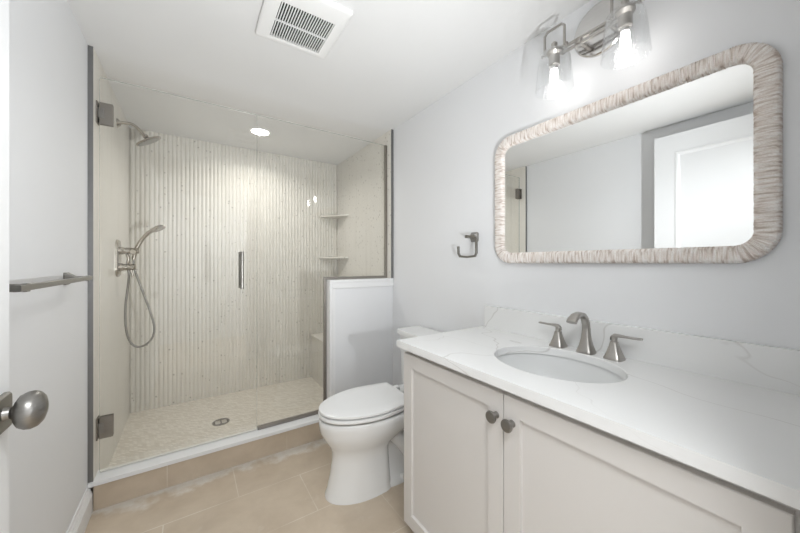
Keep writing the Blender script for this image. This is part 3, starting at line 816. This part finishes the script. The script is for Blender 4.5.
# ================================================================== TOWEL HOLDERS
tr = thing('towel_ring', 'open nickel towel ring on wall between half wall and mirror', 'towel ring', (XR, 1.281, 1.390))
m = MB(); lp = rect_loop(0.056, 0.056, 0.010, 4)
m.loft([[(XR - d, 1.281 + p[0] * s, 1.390 + p[1] * s) for p in lp] for d, s in ((0, 1), (0.006, 1), (0.010, 0.90), (0.026, 0.46))])
m.build('rosette', 'satin_nickel', tr)
m = MB(); X_ = XR - 0.062
m.tube([(XR - 0.02, 1.281, 1.390), (XR - 0.074, 1.281, 1.390)], 1, sec=(0.0085, 0.0085)); m.build('post', 'satin_nickel', tr)
m = MB(); m.tube([(X_, 1.283, 1.390), (X_, 1.225, 1.390), (X_, 1.213, 1.378), (X_, 1.213, 1.295), (X_, 1.222, 1.279), (X_, 1.28, 1.274), (X_, 1.340, 1.279), (X_, 1.351, 1.295), (X_, 1.354, 1.338)], 1, sec=(0.006, 0.0065))
m.build('ring', 'satin_nickel', tr)

tb = thing('towel_bar', 'long nickel towel bar on the left wall', 'towel bar', (XL, 1.53, 1.185))
bx = XL + 0.064; bz = 1.177
m = MB(); m.tube([(bx, 1.18, bz), (bx, 1.868, bz)], 1, sec=(0.0085, 0.0085)); m.build('bar', 'satin_nickel', tb)
for y in (1.225, 1.822):
    m = MB(); lp = rect_loop(0.050, 0.050, 0.006, 4)
    m.loft([[(XL + d, y + p[0] * s, bz + p[1] * s) for p in lp] for d, s in ((0, 1), (0.007, 1), (0.011, 0.86), (0.030, 0.42), (0.056, 0.40), (0.066, 0.46), (0.072, 0.44))])
    m.build('post', 'satin_nickel', tb)

# ================================================================== ENTRY DOOR (standing open along the left wall)
EX0, EX1, EY0, EY1 = -0.337, -0.300, YD + 0.028, 0.952
m = MB()
st = 0.125
panels = [(0.24, 0.88), (1.06, DZ - 0.135)]
# frame of stiles and rails with recessed, moulded panels on both faces
def leaf_face(x, sgn):
    """one face of the leaf; x is its plane, sgn points out of the leaf."""
    ys = [EY0, EY0 + st, EY1 - st, EY1]; zs = [0.012, panels[0][0], panels[0][1], panels[1][0], panels[1][1], DZ]
    for i in range(3):
        for j in range(5):
            a, b_, c_, d_ = ys[i], ys[i + 1], zs[j], zs[j + 1]
            if i == 1 and j in (1, 3):
                def ring(k, dep): return [m.bm.verts.new((x - sgn * dep, yy, zz)) for yy, zz in ((a + k, c_ + k), (b_ - k, c_ + k), (b_ - k, d_ - k), (a + k, d_ - k))]
                rs = [ring(0, 0), ring(0.004, -0.004), ring(0.016, -0.003), ring(0.022, 0.004), ring(0.030, 0.008)]
                for p, q in zip(rs, rs[1:]):
                    for t in range(4): m.bm.faces.new((p[t], p[(t + 1) % 4], q[(t + 1) % 4], q[t]))
                m.bm.faces.new(rs[-1])
            else:
                m.bm.faces.new([m.bm.verts.new((x, yy, zz)) for yy, zz in ((a, c_), (b_, c_), (b_, d_), (a, d_))])
leaf_face(EX1, 1); leaf_face(EX0, -1)
for q in (((EX0, EY0, .012), (EX1, EY0, .012), (EX1, EY0, DZ), (EX0, EY0, DZ)), ((EX0, EY1, .012), (EX1, EY1, .012), (EX1, EY1, DZ), (EX0, EY1, DZ)),
          ((EX0, EY0, .012), (EX1, EY0, .012), (EX1, EY1, .012), (EX0, EY1, .012)), ((EX0, EY0, DZ), (EX1, EY0, DZ), (EX1, EY1, DZ), (EX0, EY1, DZ))):
    m.bm.faces.new([m.bm.verts.new(p) for p in q])
bmesh.ops.remove_doubles(m.bm, verts=m.bm.verts, dist=1e-5)
door = struct(m.build('door_1', 'door_white', smooth=25), 'white panelled entry door standing open beside the left wall', 'door')
KY, KZ = 0.905, 0.957
for x, s in ((EX1, 1), (EX0, -1)):
    m = MB(); lp = rect_loop(0.068, 0.068, 0.007, 4)
    m.loft([[(x + s * d, KY + p[0] * k, KZ + p[1] * k) for p in lp] for d, k in ((0, 1), (0.006, 1), (0.009, 0.93))])
    rz = m.build('rosette', 'satin_nickel', door)
    L = 1.0 if s > 0 else 0.72
    m = MB(); m.lathe((x + s * 0.008, KY, KZ), (s, 0, 0), [(r, d * L) for r, d in ((0.0135, 0), (0.0120, 0.004), (0.0110, 0.009), (0.0135, 0.013), (0.0220, 0.016), (0.0300, 0.021), (0.0345, 0.029), (0.0355, 0.037), (0.0325, 0.045), (0.0255, 0.051), (0.014, 0.055), (0.003, 0.056))], 40)
    kb = m.build('knob', 'dark_nickel', rz)
for z in (0.25, 1.1, 1.95): MB().lathe((EX1 + 0.004, EY0 - 0.006, z - 0.045), (0, 0, 1), [(0.006, 0), (0.006, 0.09)], 12).build('hinge', 'satin_nickel', door)
